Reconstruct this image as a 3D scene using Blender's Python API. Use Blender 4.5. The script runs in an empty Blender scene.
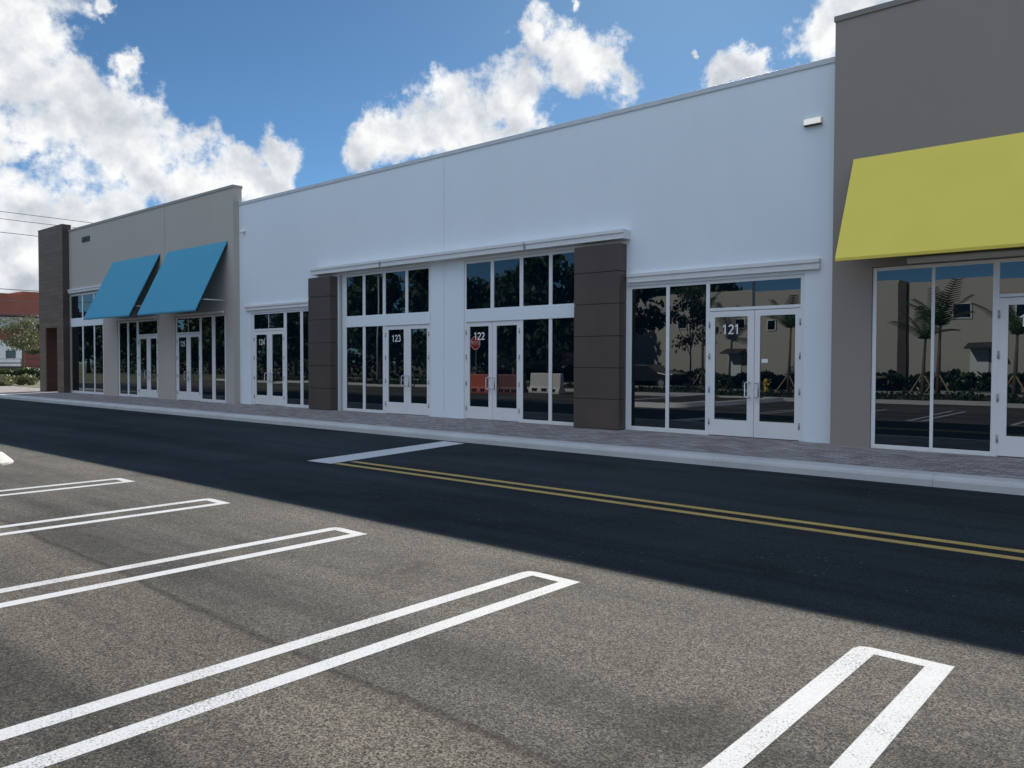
import bpy, bmesh, math, random
from mathutils import Vector, Matrix, Euler
random.seed(7)
scene = bpy.context.scene
COL = scene.collection
ORG = {}

# ------------------------------------------------------------------ helpers
class MB:
    """collects geometry in world coordinates; build() links it as one mesh object"""
    def __init__(self):
        self.v = []; self.f = []
    def quad(self, a, b, c, d):
        n = len(self.v); self.v += [tuple(a), tuple(b), tuple(c), tuple(d)]
        self.f.append((n, n+1, n+2, n+3))
    def box(self, x0, x1, y0, y1, z0, z1):
        n = len(self.v)
        self.v += [(x0,y0,z0),(x1,y0,z0),(x1,y1,z0),(x0,y1,z0),(x0,y0,z1),(x1,y0,z1),(x1,y1,z1),(x0,y1,z1)]
        for q in ((0,3,2,1),(4,5,6,7),(0,1,5,4),(1,2,6,5),(2,3,7,6),(3,0,4,7)):
            self.f.append(tuple(n+i for i in q))
        return self
    def prism(self, pts, axis, a, b):
        """extrude a polygon; axis 'x': pts are (y,z); 'y': (x,z); 'z': (x,y)"""
        def P(p, t):
            return {'x': (t,p[0],p[1]), 'y': (p[0],t,p[1]), 'z': (p[0],p[1],t)}[axis]
        n = len(self.v); k = len(pts)
        self.v += [P(p, a) for p in pts] + [P(p, b) for p in pts]
        self.f.append(tuple(range(n, n+k))[::-1]); self.f.append(tuple(range(n+k, n+2*k)))
        for i in range(k):
            j = (i+1) % k
            self.f.append((n+i, n+j, n+k+j, n+k+i))
        return self
    def tube(self, pts, rad, seg=8, cap=True):
        """round bar along points; rad a number or one per point"""
        pts = [Vector(p) for p in pts]
        if not hasattr(rad, '__len__'): rad = [rad]*len(pts)
        n0 = len(self.v)
        for i, p in enumerate(pts):
            d = (pts[min(i+1, len(pts)-1)] - pts[max(i-1, 0)]).normalized()
            up = Vector((0,0,1)) if abs(d.z) < .9 else Vector((1,0,0))
            s = d.cross(up).normalized(); t = s.cross(d)
            for k in range(seg):
                a = 2*math.pi*k/seg
                self.v.append(tuple(p + (s*math.cos(a) + t*math.sin(a))*rad[i]))
        for i in range(len(pts)-1):
            for k in range(seg):
                a = n0+i*seg+k; b = n0+i*seg+(k+1) % seg
                self.f.append((a, b, b+seg, a+seg))
        if cap:
            self.f.append(tuple(range(n0, n0+seg))[::-1])
            self.f.append(tuple(range(n0+(len(pts)-1)*seg, n0+len(pts)*seg)))
        return self
    def build(self, name, mat, parent=None, bevel=0, smooth=False, origin=None, segs=2):
        me = bpy.data.meshes.new(name)
        xs = [p[0] for p in self.v]; ys = [p[1] for p in self.v]; zs = [p[2] for p in self.v]
        c = Vector(origin) if origin else Vector(((min(xs)+max(xs))/2, (min(ys)+max(ys))/2, min(zs)))
        me.from_pydata([tuple(Vector(p)-c) for p in self.v], [], self.f)
        bm = bmesh.new(); bm.from_mesh(me); bmesh.ops.recalc_face_normals(bm, faces=bm.faces)
        bm.to_mesh(me); bm.free()
        o = bpy.data.objects.new(name, me); COL.objects.link(o)
        if mat: me.materials.append(mat)
        if smooth:
            for p in me.polygons: p.use_smooth = True
        if bevel:
            m = o.modifiers.new('bevel', 'BEVEL'); m.width = bevel; m.segments = segs; m.limit_method = 'ANGLE'
            m.harden_normals = False
        ORG[o.name] = c
        if parent:
            o.parent = parent; o.location = c - ORG[parent.name]
        else:
            o.location = c
        return o

def empty(name, loc):
    o = bpy.data.objects.new(name, None); COL.objects.link(o)
    o.location = loc; o.empty_display_size = .3; ORG[o.name] = Vector(loc)
    return o
def tag(o, label, cat, group=None, kind=None):
    if label: o['label'] = label
    if cat: o['category'] = cat
    if group: o['group'] = group
    if kind: o['kind'] = kind
    return o
def struct(o):
    o['kind'] = 'structure'; return o
def copy_tree(o, parent=None):
    c = o.copy(); COL.objects.link(c)
    if parent: c.parent = parent
    for ch in [x for x in bpy.data.objects if x.parent == o]:
        copy_tree(ch, c)
    return c

# ------------------------------------------------------------------ materials
def mat(name):
    m = bpy.data.materials.new(name); m.use_nodes = True
    nt = m.node_tree; b = nt.nodes['Principled BSDF']
    return m, nt, b
def N(nt, t, **k):
    n = nt.nodes.new(t)
    for a, v in k.items():
        if a in n.inputs.keys() if hasattr(n.inputs, 'keys') else False: n.inputs[a].default_value = v
        else: setattr(n, a, v)
    return n
def coords(nt, scale=(1,1,1)):
    t = N(nt, 'ShaderNodeTexCoord'); g = N(nt, 'ShaderNodeNewGeometry')
    mp = N(nt, 'ShaderNodeMapping'); mp.inputs['Scale'].default_value = scale
    nt.links.new(g.outputs['Position'], mp.inputs['Vector'])
    return mp.outputs['Vector']
def noise(nt, vec, scale, detail=4, rough=.55):
    n = N(nt, 'ShaderNodeTexNoise'); n.inputs['Scale'].default_value = scale
    n.inputs['Detail'].default_value = detail; n.inputs['Roughness'].default_value = rough
    nt.links.new(vec, n.inputs['Vector']); return n.outputs['Fac']
def ramp(nt, fac, stops):
    r = N(nt, 'ShaderNodeValToRGB'); e = r.color_ramp.elements
    while len(e) < len(stops): e.new(.5)
    for i, (p, c) in enumerate(stops):
        e[i].position = p; e[i].color = (*c, 1) if len(c) == 3 else c
    nt.links.new(fac, r.inputs['Fac']); return r.outputs['Color']
def math_(nt, op, a, b=None, c=None, clamp=False):
    n = N(nt, 'ShaderNodeMath'); n.operation = op; n.use_clamp = clamp
    for i, x in enumerate((a, b, c)):
        if x is None: continue
        if isinstance(x, (int, float)): n.inputs[i].default_value = x
        else: nt.links.new(x, n.inputs[i])
    return n.outputs[0]
def mixc(nt, fac, a, b, blend='MIX'):
    n = N(nt, 'ShaderNodeMix'); n.data_type = 'RGBA'; n.blend_type = blend
    for s, x in (('Factor', fac), ('A', a), ('B', b)):
        i = [k for k in n.inputs if k.name == s and (k.type == 'RGBA' or s == 'Factor')][0]
        if isinstance(x, (int, float)): i.default_value = x
        elif isinstance(x, tuple): i.default_value = (*x, 1)
        else: nt.links.new(x, i)
    return [o for o in n.outputs if o.type == 'RGBA'][0]
def bump(nt, b, h, strength=.3, dist=.01):
    n = N(nt, 'ShaderNodeBump'); n.inputs['Strength'].default_value = strength; n.inputs['Distance'].default_value = dist
    nt.links.new(h, n.inputs['Height']); nt.links.new(n.outputs['Normal'], b.inputs['Normal'])
def sc(c, k): return tuple(x*k for x in c)

def plain(name, c, rough=.5, var=.06, scale=3., metallic=0, bumps=0, bscale=200):
    m, nt, b = mat(name); v = coords(nt)
    f = noise(nt, v, scale, 5)
    nt.links.new(ramp(nt, f, [(.3, sc(c, 1-var)), (.7, sc(c, 1+var))]), b.inputs['Base Color'])
    b.inputs['Roughness'].default_value = rough; b.inputs['Metallic'].default_value = metallic
    if bumps: bump(nt, b, noise(nt, v, bscale, 2), bumps, .004)
    return m
def stucco(name, c, var=.022):
    m, nt, b = mat(name); v = coords(nt)
    big = noise(nt, v, .35, 4, .6); vs = noise(nt, coords(nt, (2.2, 1, .16)), 1.3, 4)
    s = math_(nt, 'ADD', math_(nt, 'MULTIPLY', big, .7), math_(nt, 'MULTIPLY', vs, .3))
    col = ramp(nt, s, [(.36, sc(c, 1-var*1.3)), (.62, sc(c, 1+var*.6))])
    fine = noise(nt, v, 90, 3)
    col = mixc(nt, .12, col, ramp(nt, fine, [(.3, sc(c, .8)), (.7, sc(c, 1.15))]))
    nt.links.new(col, b.inputs['Base Color']); b.inputs['Roughness'].default_value = .85
    bump(nt, b, noise(nt, v, 160, 3), .25, .004)
    return m

M = {}
M['white'] = stucco('white_stucco', (.79, .84, .87))
M['lgrey'] = stucco('light_grey_stucco', (.49, .445, .385))
M['dgrey'] = stucco('dark_grey_stucco', (.31, .265, .228))
M['coping_w'] = plain('pale_coping', (.60, .62, .64), .45)
M['coping_d'] = plain('grey_coping', (.23, .205, .185), .45)
M['coping_l'] = plain('mid_coping', (.36, .335, .30), .45)
M['wire'] = plain('wire_grey', (.16, .16, .17), .5)
M['alu'] = plain('white_aluminium', (.78, .78, .77), .38, .02)
M['track'] = plain('cream_trim', (.74, .74, .73), .5, .03)
M['trackgrey'] = plain('grey_trim', (.30, .29, .28), .5, .05)
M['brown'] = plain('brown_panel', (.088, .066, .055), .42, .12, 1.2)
M['core'] = plain('joint_black', (.012, .012, .013), .8)
M['steel'] = plain('brushed_steel', (.62, .62, .63), .28, .04, 20, 1.)
M['hinge'] = plain('hinge_grey', (.36, .37, .39), .4, .05, 20, .3)
M['vinyl'] = plain('white_vinyl', (.85, .85, .85), .5, .01)
M['darkmetal'] = plain('dark_metal', (.04, .04, .045), .5)
M['lampwhite'] = plain('lamp_housing', (.90, .86, .78), .4, .02)
M['lamplit'] = plain('lit_diffuser', (.90, .86, .78), .4, .02)
M['lamplit'].node_tree.nodes['Principled BSDF'].inputs['Emission Color'].default_value = (1, .93, .80, 1)
M['lamplit'].node_tree.nodes['Principled BSDF'].inputs['Emission Strength'].default_value = .30

def glass():
    m, nt, b = mat('tinted_glass')
    v = coords(nt)
    b.inputs['Base Color'].default_value = (.0015, .006, .011, 1)
    b.inputs['Specular Tint'].default_value = (.86, .94, 1., 1)
    b.inputs['Roughness'].default_value = 0.0
    b.inputs['IOR'].default_value = 2.0
    # faint roller-wave of tempered glass
    bump(nt, b, noise(nt, coords(nt, (1, 1, .6)), 1.6, 1), .02, .02)
    return m
M['glass'] = glass()

def canvas(name, c):
    m, nt, b = mat(name); v = coords(nt)
    f = noise(nt, v, 1.1, 4); w = noise(nt, coords(nt, (14, 1, 1)), 1.0, 2)
    s = f
    nt.links.new(ramp(nt, s, [(.3, sc(c, .97)), (.7, sc(c, 1.02))]), b.inputs['Base Color'])
    b.inputs['Roughness'].default_value = .8
    bump(nt, b, noise(nt, v, 320, 2), .15, .002)
    return m
M['blue'] = canvas('blue_canvas', (.078, .355, .51))
M['yellow'] = canvas('yellow_canvas', (.95, .77, .13))

def asphalt(name, c, lo=.5, hi=1.55):
    m, nt, b = mat(name); v = coords(nt)
    g1 = noise(nt, v, 150, 4, .75)
    vo = N(nt, 'ShaderNodeTexVoronoi'); vo.inputs['Scale'].default_value = 120; nt.links.new(v, vo.inputs['Vector'])
    chips = vo.outputs['Color']
    sep = N(nt, 'ShaderNodeSeparateColor'); nt.links.new(chips, sep.inputs[0])
    agg = math_(nt, 'ADD', math_(nt, 'MULTIPLY', sep.outputs[0], .6), math_(nt, 'MULTIPLY', g1, .55))
    warm = (c[0]*1.0, c[1], c[2]*.95)
    col = ramp(nt, agg, [(.18, sc(c, lo)), (.55, c), (.8, sc(warm, hi)), (1., sc(warm, hi*1.55))])
    # broad paving passes along the lane, patches and drips
    st = noise(nt, coords(nt, (.05, 1.1, 1)), 1.0, 5, .6)
    st2 = noise(nt, coords(nt, (.22, .6, 1)), .9, 6, .62)
    pat = math_(nt, 'ADD', math_(nt, 'MULTIPLY', st, .55), math_(nt, 'MULTIPLY', st2, .45))
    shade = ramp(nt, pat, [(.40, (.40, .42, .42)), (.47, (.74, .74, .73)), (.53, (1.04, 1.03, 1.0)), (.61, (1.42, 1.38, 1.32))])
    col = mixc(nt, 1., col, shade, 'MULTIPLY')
    sp = noise(nt, v, .75, 3, .5); sp2 = noise(nt, v, 3.2, 5, .7)
    spot = ramp(nt, math_(nt, 'ADD', math_(nt, 'MULTIPLY', sp, .72), math_(nt, 'MULTIPLY', sp2, .28)), [(.55, (1, 1, 1)), (.64, (.66, .65, .63))])
    col = mixc(nt, 1., col, spot, 'MULTIPLY')
    vp = N(nt, 'ShaderNodeTexVoronoi'); vp.inputs['Scale'].default_value = 80; nt.links.new(v, vp.inputs['Vector'])
    sp3 = N(nt, 'ShaderNodeSeparateColor'); nt.links.new(vp.outputs['Color'], sp3.inputs[0])
    pit = math_(nt, 'MULTIPLY', math_(nt, 'LESS_THAN', sp3.outputs[0], .30), math_(nt, 'LESS_THAN', vp.outputs['Distance'], .42))
    col = mixc(nt, math_(nt, 'MULTIPLY', pit, .88), col, sc(c, .12))
    lit_ = math_(nt, 'MULTIPLY', math_(nt, 'GREATER_THAN', sp3.outputs[1], .82), math_(nt, 'LESS_THAN', vp.outputs['Distance'], .36))
    col = mixc(nt, math_(nt, 'MULTIPLY', lit_, .6), col, sc(c, 2.3))
    vg = N(nt, 'ShaderNodeTexVoronoi'); vg.inputs['Scale'].default_value = 9; nt.links.new(v, vg.inputs['Vector'])
    grit = math_(nt, 'MULTIPLY', math_(nt, 'LESS_THAN', vg.outputs['Distance'], .085), math_(nt, 'GREATER_THAN', noise(nt, v, .8, 3), .53))
    col = mixc(nt, math_(nt, 'MULTIPLY', grit, .7), col, (.22, .21, .20))
    # joint between two paving passes: a soft dark band with a ragged edge
    g = N(nt, 'ShaderNodeSeparateXYZ'); nt.links.new(v, g.inputs[0])
    wob = math_(nt, 'MULTIPLY_ADD', math_(nt, 'SUBTRACT', noise(nt, coords(nt, (.8, .2, 1)), 1.0, 5, .6), .5), .16, math_(nt, 'MULTIPLY_ADD', g.outputs[0], .025, g.outputs[1]))
    dist = math_(nt, 'ABSOLUTE', math_(nt, 'ADD', wob, 12.05))
    band = ramp(nt, math_(nt, 'DIVIDE', dist, .30), [(0, (.34, .33, .32)), (.07, (.52, .51, .50)), (.14, (.86, .86, .86)), (.5, (.93, .93, .93)), (.95, (1, 1, 1))])
    side = math_(nt, 'LESS_THAN', math_(nt, 'ADD', wob, 12.05), 0)
    col = mixc(nt, side, col, mixc(nt, 1., col, (1.16, 1.13, 1.09), 'MULTIPLY'))
    col = mixc(nt, .9, col, mixc(nt, 1., col, band, 'MULTIPLY'))
    nt.links.new(col, b.inputs['Base Color']); b.inputs['Roughness'].default_value = .92
    b.inputs['Specular IOR Level'].default_value = .25
    h = math_(nt, 'ADD', math_(nt, 'MULTIPLY', g1, .5), math_(nt, 'MULTIPLY', sep.outputs[1], .5))
    bump(nt, b, h, .8, .008)
    return m
M['lot'] = asphalt('lot_asphalt', (.078, .0735, .0675), .24, 2.1)
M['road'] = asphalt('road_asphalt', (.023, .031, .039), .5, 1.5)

def paint(name, c, wear=.62, under=(.06, .056, .052)):
    m, nt, b = mat(name); v = coords(nt)
    g = noise(nt, v, 85, 3, .75); g2 = noise(nt, v, 2.5, 4)
    s = math_(nt, 'ADD', math_(nt, 'MULTIPLY', g, .75), math_(nt, 'MULTIPLY', g2, .25))
    f = ramp(nt, s, [(wear-.07, (0, 0, 0)), (wear+.05, (1, 1, 1))])
    base = ramp(nt, noise(nt, v, 40, 4, .7), [(.3, sc(c, .86)), (.7, c)])
    nt.links.new(mixc(nt, f, base, under), b.inputs['Base Color']); b.inputs['Roughness'].default_value = .8
    bump(nt, b, g, .5, .006)
    return m
M['paintw'] = paint('white_paint', (.60, .615, .62), .60)
M['painty'] = paint('yellow_paint', (.66, .45, .13), .61, (.035, .035, .037))
M['paints'] = paint('stop_bar_paint', (.72, .73, .74), .66, (.035, .035, .037))

def concrete(name, c):
    m, nt, b = mat(name); v = coords(nt)
    a = noise(nt, v, 1.2, 6, .65); f = noise(nt, v, 60, 4, .7)
    s = math_(nt, 'ADD', math_(nt, 'MULTIPLY', a, .65), math_(nt, 'MULTIPLY', f, .35))
    nt.links.new(ramp(nt, s, [(.3, sc(c, .80)), (.5, c), (.72, sc(c, 1.12))]), b.inputs['Base Color'])
    b.inputs['Roughness'].default_value = .85; bump(nt, b, f, .3, .005)
    return m
M['kerb'] = concrete('kerb_concrete', (.56, .56, .55))
M['kerb_l'] = concrete('pale_concrete', (.72, .70, .66))
M['conc'] = concrete('path_concrete', (.50, .48, .44))

def pavers():
    m, nt, b = mat('block_pavers'); v = coords(nt)
    br = N(nt, 'ShaderNodeTexBrick')
    br.inputs['Scale'].default_value = 1; br.inputs['Brick Width'].default_value = .24; br.inputs['Row Height'].default_value = .12
    br.inputs['Mortar Size'].default_value = .006; br.inputs['Mortar Smooth'].default_value = .3
    br.inputs['Color1'].default_value = (.245, .215, .205, 1); br.inputs['Color2'].default_value = (.41, .39, .385, 1)
    br.inputs['Mortar'].default_value = (.06, .055, .05, 1); br.inputs['Bias'].default_value = -.05
    nt.links.new(v, br.inputs['Vector'])
    n = noise(nt, v, 30, 4); big = noise(nt, v, 2.5, 3)
    col = mixc(nt, 1., br.outputs['Color'], ramp(nt, n, [(.3, (.82, .8, .8)), (.7, (1.15, 1.13, 1.12))]), 'MULTIPLY')
    col = mixc(nt, 1., col, ramp(nt, big, [(.35, (.9, .86, .85)), (.65, (1.08, 1.08, 1.1))]), 'MULTIPLY')
    nt.links.new(col, b.inputs['Base Color']); b.inputs['Roughness'].default_value = .88
    bump(nt, b, math_(nt, 'SUBTRACT', n, math_(nt, 'MULTIPLY', br.outputs['Fac'], 1.5)), .35, .006)
    return m
M['pavers'] = pavers()

def cladding(name, c1, c2):
    m, nt, b = mat(name)
    g = N(nt, 'ShaderNodeNewGeometry'); sx = N(nt, 'ShaderNodeSeparateXYZ'); nt.links.new(g.outputs['Position'], sx.inputs[0])
    cx = N(nt, 'ShaderNodeCombineXYZ')
    nt.links.new(math_(nt, 'ADD', sx.outputs[0], sx.outputs[1]), cx.inputs[0]); nt.links.new(sx.outputs[2], cx.inputs[1])
    br = N(nt, 'ShaderNodeTexBrick'); br.inputs['Scale'].default_value = 1
    br.inputs['Brick Width'].default_value = 1.2; br.inputs['Row Height'].default_value = .2
    br.inputs['Mortar Size'].default_value = .006; br.inputs['Color1'].default_value = (*c1, 1); br.inputs['Color2'].default_value = (*c2, 1)
    br.inputs['Mortar'].default_value = (*sc(c1, .4), 1); nt.links.new(cx.outputs[0], br.inputs['Vector'])
    gr = noise(nt, coords(nt, (1.2, 1.2, 16)), 2.2, 6, .7)
    nt.links.new(mixc(nt, 1., br.outputs['Color'], ramp(nt, gr, [(.3, (.75, .75, .75)), (.7, (1.25, 1.25, 1.25))]), 'MULTIPLY'), b.inputs['Base Color'])
    b.inputs['Roughness'].default_value = .6; bump(nt, b, gr, .25, .004)
    return m
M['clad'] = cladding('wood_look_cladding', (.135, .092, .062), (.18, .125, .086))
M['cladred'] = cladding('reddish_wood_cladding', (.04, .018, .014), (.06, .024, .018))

def leafmat(name, c1, c2):
    m, nt, b = mat(name); v = coords(nt)
    n = noise(nt, v, 1.4, 3); n2 = noise(nt, v, 14, 2)
    s = math_(nt, 'ADD', math_(nt, 'MULTIPLY', n, .55), math_(nt, 'MULTIPLY', n2, .45))
    nt.links.new(ramp(nt, s, [(.32, c1), (.68, c2)]), b.inputs['Base Color'])
    b.inputs['Roughness'].default_value = .55
    b.inputs['Subsurface Weight'].default_value = 0
    tr = N(nt, 'ShaderNodeBsdfTranslucent'); nt.links.new(b.inputs['Base Color'].links[0].from_socket, tr.inputs['Color'])
    mx = N(nt, 'ShaderNodeMixShader'); mx.inputs[0].default_value = .3
    nt.links.new(b.outputs[0], mx.inputs[1]); nt.links.new(tr.outputs[0], mx.inputs[2])
    nt.links.new(mx.outputs[0], nt.nodes['Material Output'].inputs['Surface'])
    return m
M['leaf'] = leafmat('tree_leaf', (.035, .06, .02), (.085, .12, .04))
M['leaf_dark'] = leafmat('dark_leaf', (.018, .04, .016), (.05, .085, .03))
M['leaf_olive'] = leafmat('olive_leaf', (.11, .12, .05), (.23, .23, .11))
M['leaf_hedge'] = leafmat('hedge_leaf', (.03, .06, .018), (.10, .13, .035))
M['palm'] = leafmat('palm_leaf', (.05, .10, .03), (.12, .19, .06))
M['bark'] = plain('bark', (.16, .13, .105), .9, .25, 9)
M['stake'] = plain('pale_timber', (.38, .28, .18), .8, .2, 9)

def grass():
    m, nt, b = mat('rough_grass'); v = coords(nt)
    n = noise(nt, v, .25, 5, .65); f = noise(nt, v, 12, 4, .7)
    s = math_(nt, 'ADD', math_(nt, 'MULTIPLY', n, .6), math_(nt, 'MULTIPLY', f, .4))
    nt.links.new(ramp(nt, s, [(.3, (.05, .06, .028)), (.5, (.12, .125, .06)), (.68, (.30, .27, .19))]), b.inputs['Base Color'])
    b.inputs['Roughness'].default_value = .95; bump(nt, b, f, .6, .05)
    return m
M['grass'] = grass()
M['mulch'] = plain('mulch', (.06, .042, .03), .95, .35, 14, 0, .5, 40)

# ------------------------------------------------------------------ ground, road, pavement
def sheet(name, x0, x1, y0, y1, z, m):
    b = MB(); b.quad((x0,y0,z),(x1,y0,z),(x1,y1,z),(x0,y1,z)); return struct(b.build(name, m))
sheet('ground', -1200, 1200, -1200, 1200, -.03, M['grass'])
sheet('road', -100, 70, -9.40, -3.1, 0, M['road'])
sheet('parking_lot', -62, 70, -19.3, -9.40, 0, M['lot'])

def poly(name, polys, z, m):
    b = MB()
    for p in polys:
        n = len(b.v); b.v += [(x, y, z) for x, y in p]; b.f.append(tuple(range(n, n+len(p))))
    return struct(b.build(name, m))
W = .118
for k in range(-3, 5):
    xr = -.97 - 2.412*k; xl = xr - .49
    yt = -9.81; yb = -15.1; j = .05
    # one U-shaped outline: rounded on its far left corner as painted
    pts = [(xl, yb), (xl, yt-.07), (xl+.02, yt-.02), (xl+.07, yt), (xr, yt-.005), (xr-.002, yb), (xr-W, yb), (xr-W, yt-.105), (xl+W, yt-.10), (xl+W, yb)]
    b = MB(); n = 0
    def q(*p):
        k0 = len(b.v); b.v += [(x, y, .0018) for x, y in p]; b.f.append(tuple(range(k0, k0+len(p))))
    q((xl, yb), (xl+W, yb), (xl+W, yt-.10), (xl, yt-.10))
    q((xl, yt-.10), (xl+W, yt-.10), (xl+W, yt), (xl+.07, yt), (xl+.02, yt-.02), (xl, yt-.07))
    q((xl+W, yt-.10), (xr-W, yt-.105), (xr-W, yt-.003), (xl+W, yt))
    q((xr-W, yt-.105), (xr, yt-.105), (xr, yt-.005), (xr-W, yt-.003))
    q((xr-W, yb), (xr, yb), (xr, yt-.105), (xr-W, yt-.105))
    struct(b.build('parking_line', M['paintw']))
poly('centre_line', [[(-10.25, -6.95), (60, -6.95), (60, -6.83), (-10.2, -6.83)]], .002, M['painty'])
poly('centre_line', [[(-10.22, -6.64), (60, -6.64), (60, -6.52), (-10.18, -6.52)]], .002, M['painty'])
poly('stop_line', [[(-10.83, -7.02), (-10.24, -6.99), (-10.90, -3.36), (-11.50, -3.33)]], .004, M['paints'])

# kerb in cast lengths with a rounded nose
prof = [(-3.2, -.06), (-3.2, .085), (-3.185, .118), (-3.155, .14), (-3.11, .15), (-2.88, .154), (-2.88, -.06)]
x = -2.65 - 3.07*16
while x < 25:
    struct(MB().prism(prof, 'x', x+.002, x+3.068).build('kerb', M['kerb'], smooth=False)); x += 3.07
MB_ = MB(); MB_.box(-52, 25, -2.88, 1.0, -.05, .15); struct(MB_.build('sidewalk', M['pavers']))

# planted island at the end of the stalls: kerb ring with sloping nose
def ring(name, x0, x1, y0, y1, w, h, m):
    b = MB(); r = .55
    def outline(ins, z):
        pts = []
        for cx, cy, a0 in ((x1-r, y1-r, 0), (x0+r, y1-r, 90), (x0+r, y0+r, 180), (x1-r, y0+r, 270)):
            for k in range(7):
                a = math.radians(a0 + 15*k); pts.append((cx+(r-ins)*math.cos(a), cy+(r-ins)*math.sin(a), z))
        return pts
    rings = [outline(0, -.05), outline(.015, .03), outline(.15, h-.012), outline(.19, h), outline(w, h), outline(w, -.05)]
    n = len(rings[0])
    for rr in rings: b.v += rr
    for i in range(len(rings)-1):
        for k in range(n):
            a = i*n+k; c = i*n+(k+1) % n; b.f.append((a, c, c+n, a+n))
    return b.build(name, m)
struct(ring('kerb', -17.2, -13.68, -19.2, -10.15, .42, .17, M['kerb_l']))
struct(MB().box(-16.8, -14.08, -18.8, -10.55, -.02, .10).build('planting_soil', M['mulch']))
# far side of the lot
struct(MB().box(-62, 70, -19.55, -19.3, -.05, .15).build('kerb', M['kerb']))
sheet('planting_soil', -62, 70, -27.4, -19.55, .08, M['mulch'])
struct(MB().box(-62, 70, -29.6, -27.4, -.05, .15).build('path', M['conc']))
sheet('lawn', -62, 70, -33.6, -29.6, .1, M['grass'])

# ------------------------------------------------------------------ the retail building
BLD = empty('retail_building', (-18, 0, .15))
tag(BLD, 'long white and grey retail building with blue and yellow awnings and numbered glass doors', 'building')

def facade(name, x0, x1, z1, Y, holes, m, roof=6.2, label=None, ends=(1, 1)):
    """front wall with real openings: holes (xa, xb, za, zb, depth, backed)"""
    b = MB(); z0 = .14; T = .32
    xs = sorted({x0, x1, *[h[0] for h in holes], *[h[1] for h in holes]})
    zs = sorted({z0, z1, *[h[2] for h in holes], *[h[3] for h in holes]})
    for i in range(len(xs)-1):
        for j in range(len(zs)-1):
            cx = (xs[i]+xs[i+1])/2; cz = (zs[j]+zs[j+1])/2
            if any(h[0] < cx < h[1] and h[2] < cz < h[3] for h in holes): continue
            b.quad((xs[i],Y,zs[j]), (xs[i+1],Y,zs[j]), (xs[i+1],Y,zs[j+1]), (xs[i],Y,zs[j+1]))
    for xa, xb, za, zb, d, back in holes:
        y2 = Y+d
        b.quad((xa,Y,za),(xa,y2,za),(xa,y2,zb),(xa,Y,zb)); b.quad((xb,Y,za),(xb,Y,zb),(xb,y2,zb),(xb,y2,za))
        b.quad((xa,Y,zb),(xa,y2,zb),(xb,y2,zb),(xb,Y,zb)); b.quad((xa,Y,za),(xb,Y,za),(xb,y2,za),(xa,y2,za))
        if back: b.quad((xa,y2,za),(xb,y2,za),(xb,y2,zb),(xa,y2,zb))
    b.quad((x0,Y,z1),(x1,Y,z1),(x1,Y+T,z1),(x0,Y+T,z1))
    b.quad((x0,Y+T,roof-.2),(x0,Y+T,z1),(x1,Y+T,z1),(x1,Y+T,roof-.2))
    for e, xx in zip(ends, (x0, x1)):
        if e: b.quad((xx,Y,z0),(xx,Y+T,z0),(xx,Y+T,z1),(xx,Y,z1))
    o = b.build(name, m, BLD)
    if label: o['label'] = label
    return o
def groove(x, za, zb): return (x-.011, x+.011, za, zb, .018, True)

XL0, XL1, XW1, XR1 = -39.27, -24.95, -4.97, 16.0
YW, YL, YR = 0., -.22, -.30
facade('wall', XL1, XW1, 6.96, YW, [
    (-9.38, -5.57, .14, 3.21, .16, False), (-14.24, -10.0, .14, 4.13, .16, False), (-19.40, -15.45, .14, 4.13, .16, False),
    (-24.25, -20.2, .14, 3.21, .16, False), groove(-14.96, .2, 6.86)], M['white'], label='white stucco wall of the low centre section', ends=(0, 0))
facade('wall', XL0, XL1, 7.54, YL, [
    (-39.2, -35.59, .14, 4.62, .18, False), (-34.18, -30.58, .14, 3.215, .18, False), (-29.15, -25.5, .14, 3.215, .18, False),
    groove(-29.92, 3.3, 7.42)], M['lgrey'], label='light grey stucco wall behind the blue awnings', ends=(0, 1))
facade('wall', XW1, XR1, 7.53, YR, [(-4.31, 3.4, .14, 3.2, .18, False)], M['dgrey'], label='dark grey stucco wall above the yellow awning')
def cap(x0, x1, z, Y, m, lab=None):
    b = MB(); b.box(x0, x1, Y-.025, Y+.345, z-.088, z+.010)
    o = b.build('parapet_cap', m, BLD, .006); return o
cap(XL1+.002, XW1-.002, 6.97, YW, M['coping_w']); cap(XL0+.01, XL1+.02, 7.55, YL, M['coping_l']); cap(XW1-.02, XR1, 7.54, YR, M['coping_d'])
b = MB(); b.box(-39.0, XR1-.05, .34, 24, .05, 6.2); b.box(-39.0, XR1-.05, 23.7, 24, 6.2, 6.9); b.box(-39.0, -38.7, .34, 23.7, 6.2, 6.9)
b.build('rear_wall', M['lgrey'], BLD)['label'] = 'plain light grey side and rear walls with flat roof'

def arc(cx, cz, rx, rz, a0, a1, n=10):
    return [(cx+rx*math.cos(math.radians(a0+(a1-a0)*k/n)), cz+rz*math.sin(math.radians(a0+(a1-a0)*k/n))) for k in range(n+1)]
GLYPH = {   # strokes in a 0..1 high box, about .6 wide
    '0': [arc(.30, .5, .24, .44, 0, 360, 24)],
    '1': [[(.10, .76), (.32, .94), (.32, .0)]],
    '2': [arc(.29, .70, .23, .24, 165, -38, 14) + [(.06, .06), (.58, .06)]],
    '3': [arc(.27, .71, .22, .23, 150, -80, 12) + arc(.27, .27, .25, .22, 80, -150, 14)],
    '4': [[(.46, .0), (.46, .94), (.05, .27), (.62, .27)]],
    '5': [[(.53, .94), (.13, .94), (.10, .54)] + arc(.28, .32, .25, .27, 130, -150, 14)],
    '6': [arc(.30, .29, .235, .235, 0, 360, 20), [(.07, .33), (.18, .68), (.42, .95)]],
}
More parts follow.
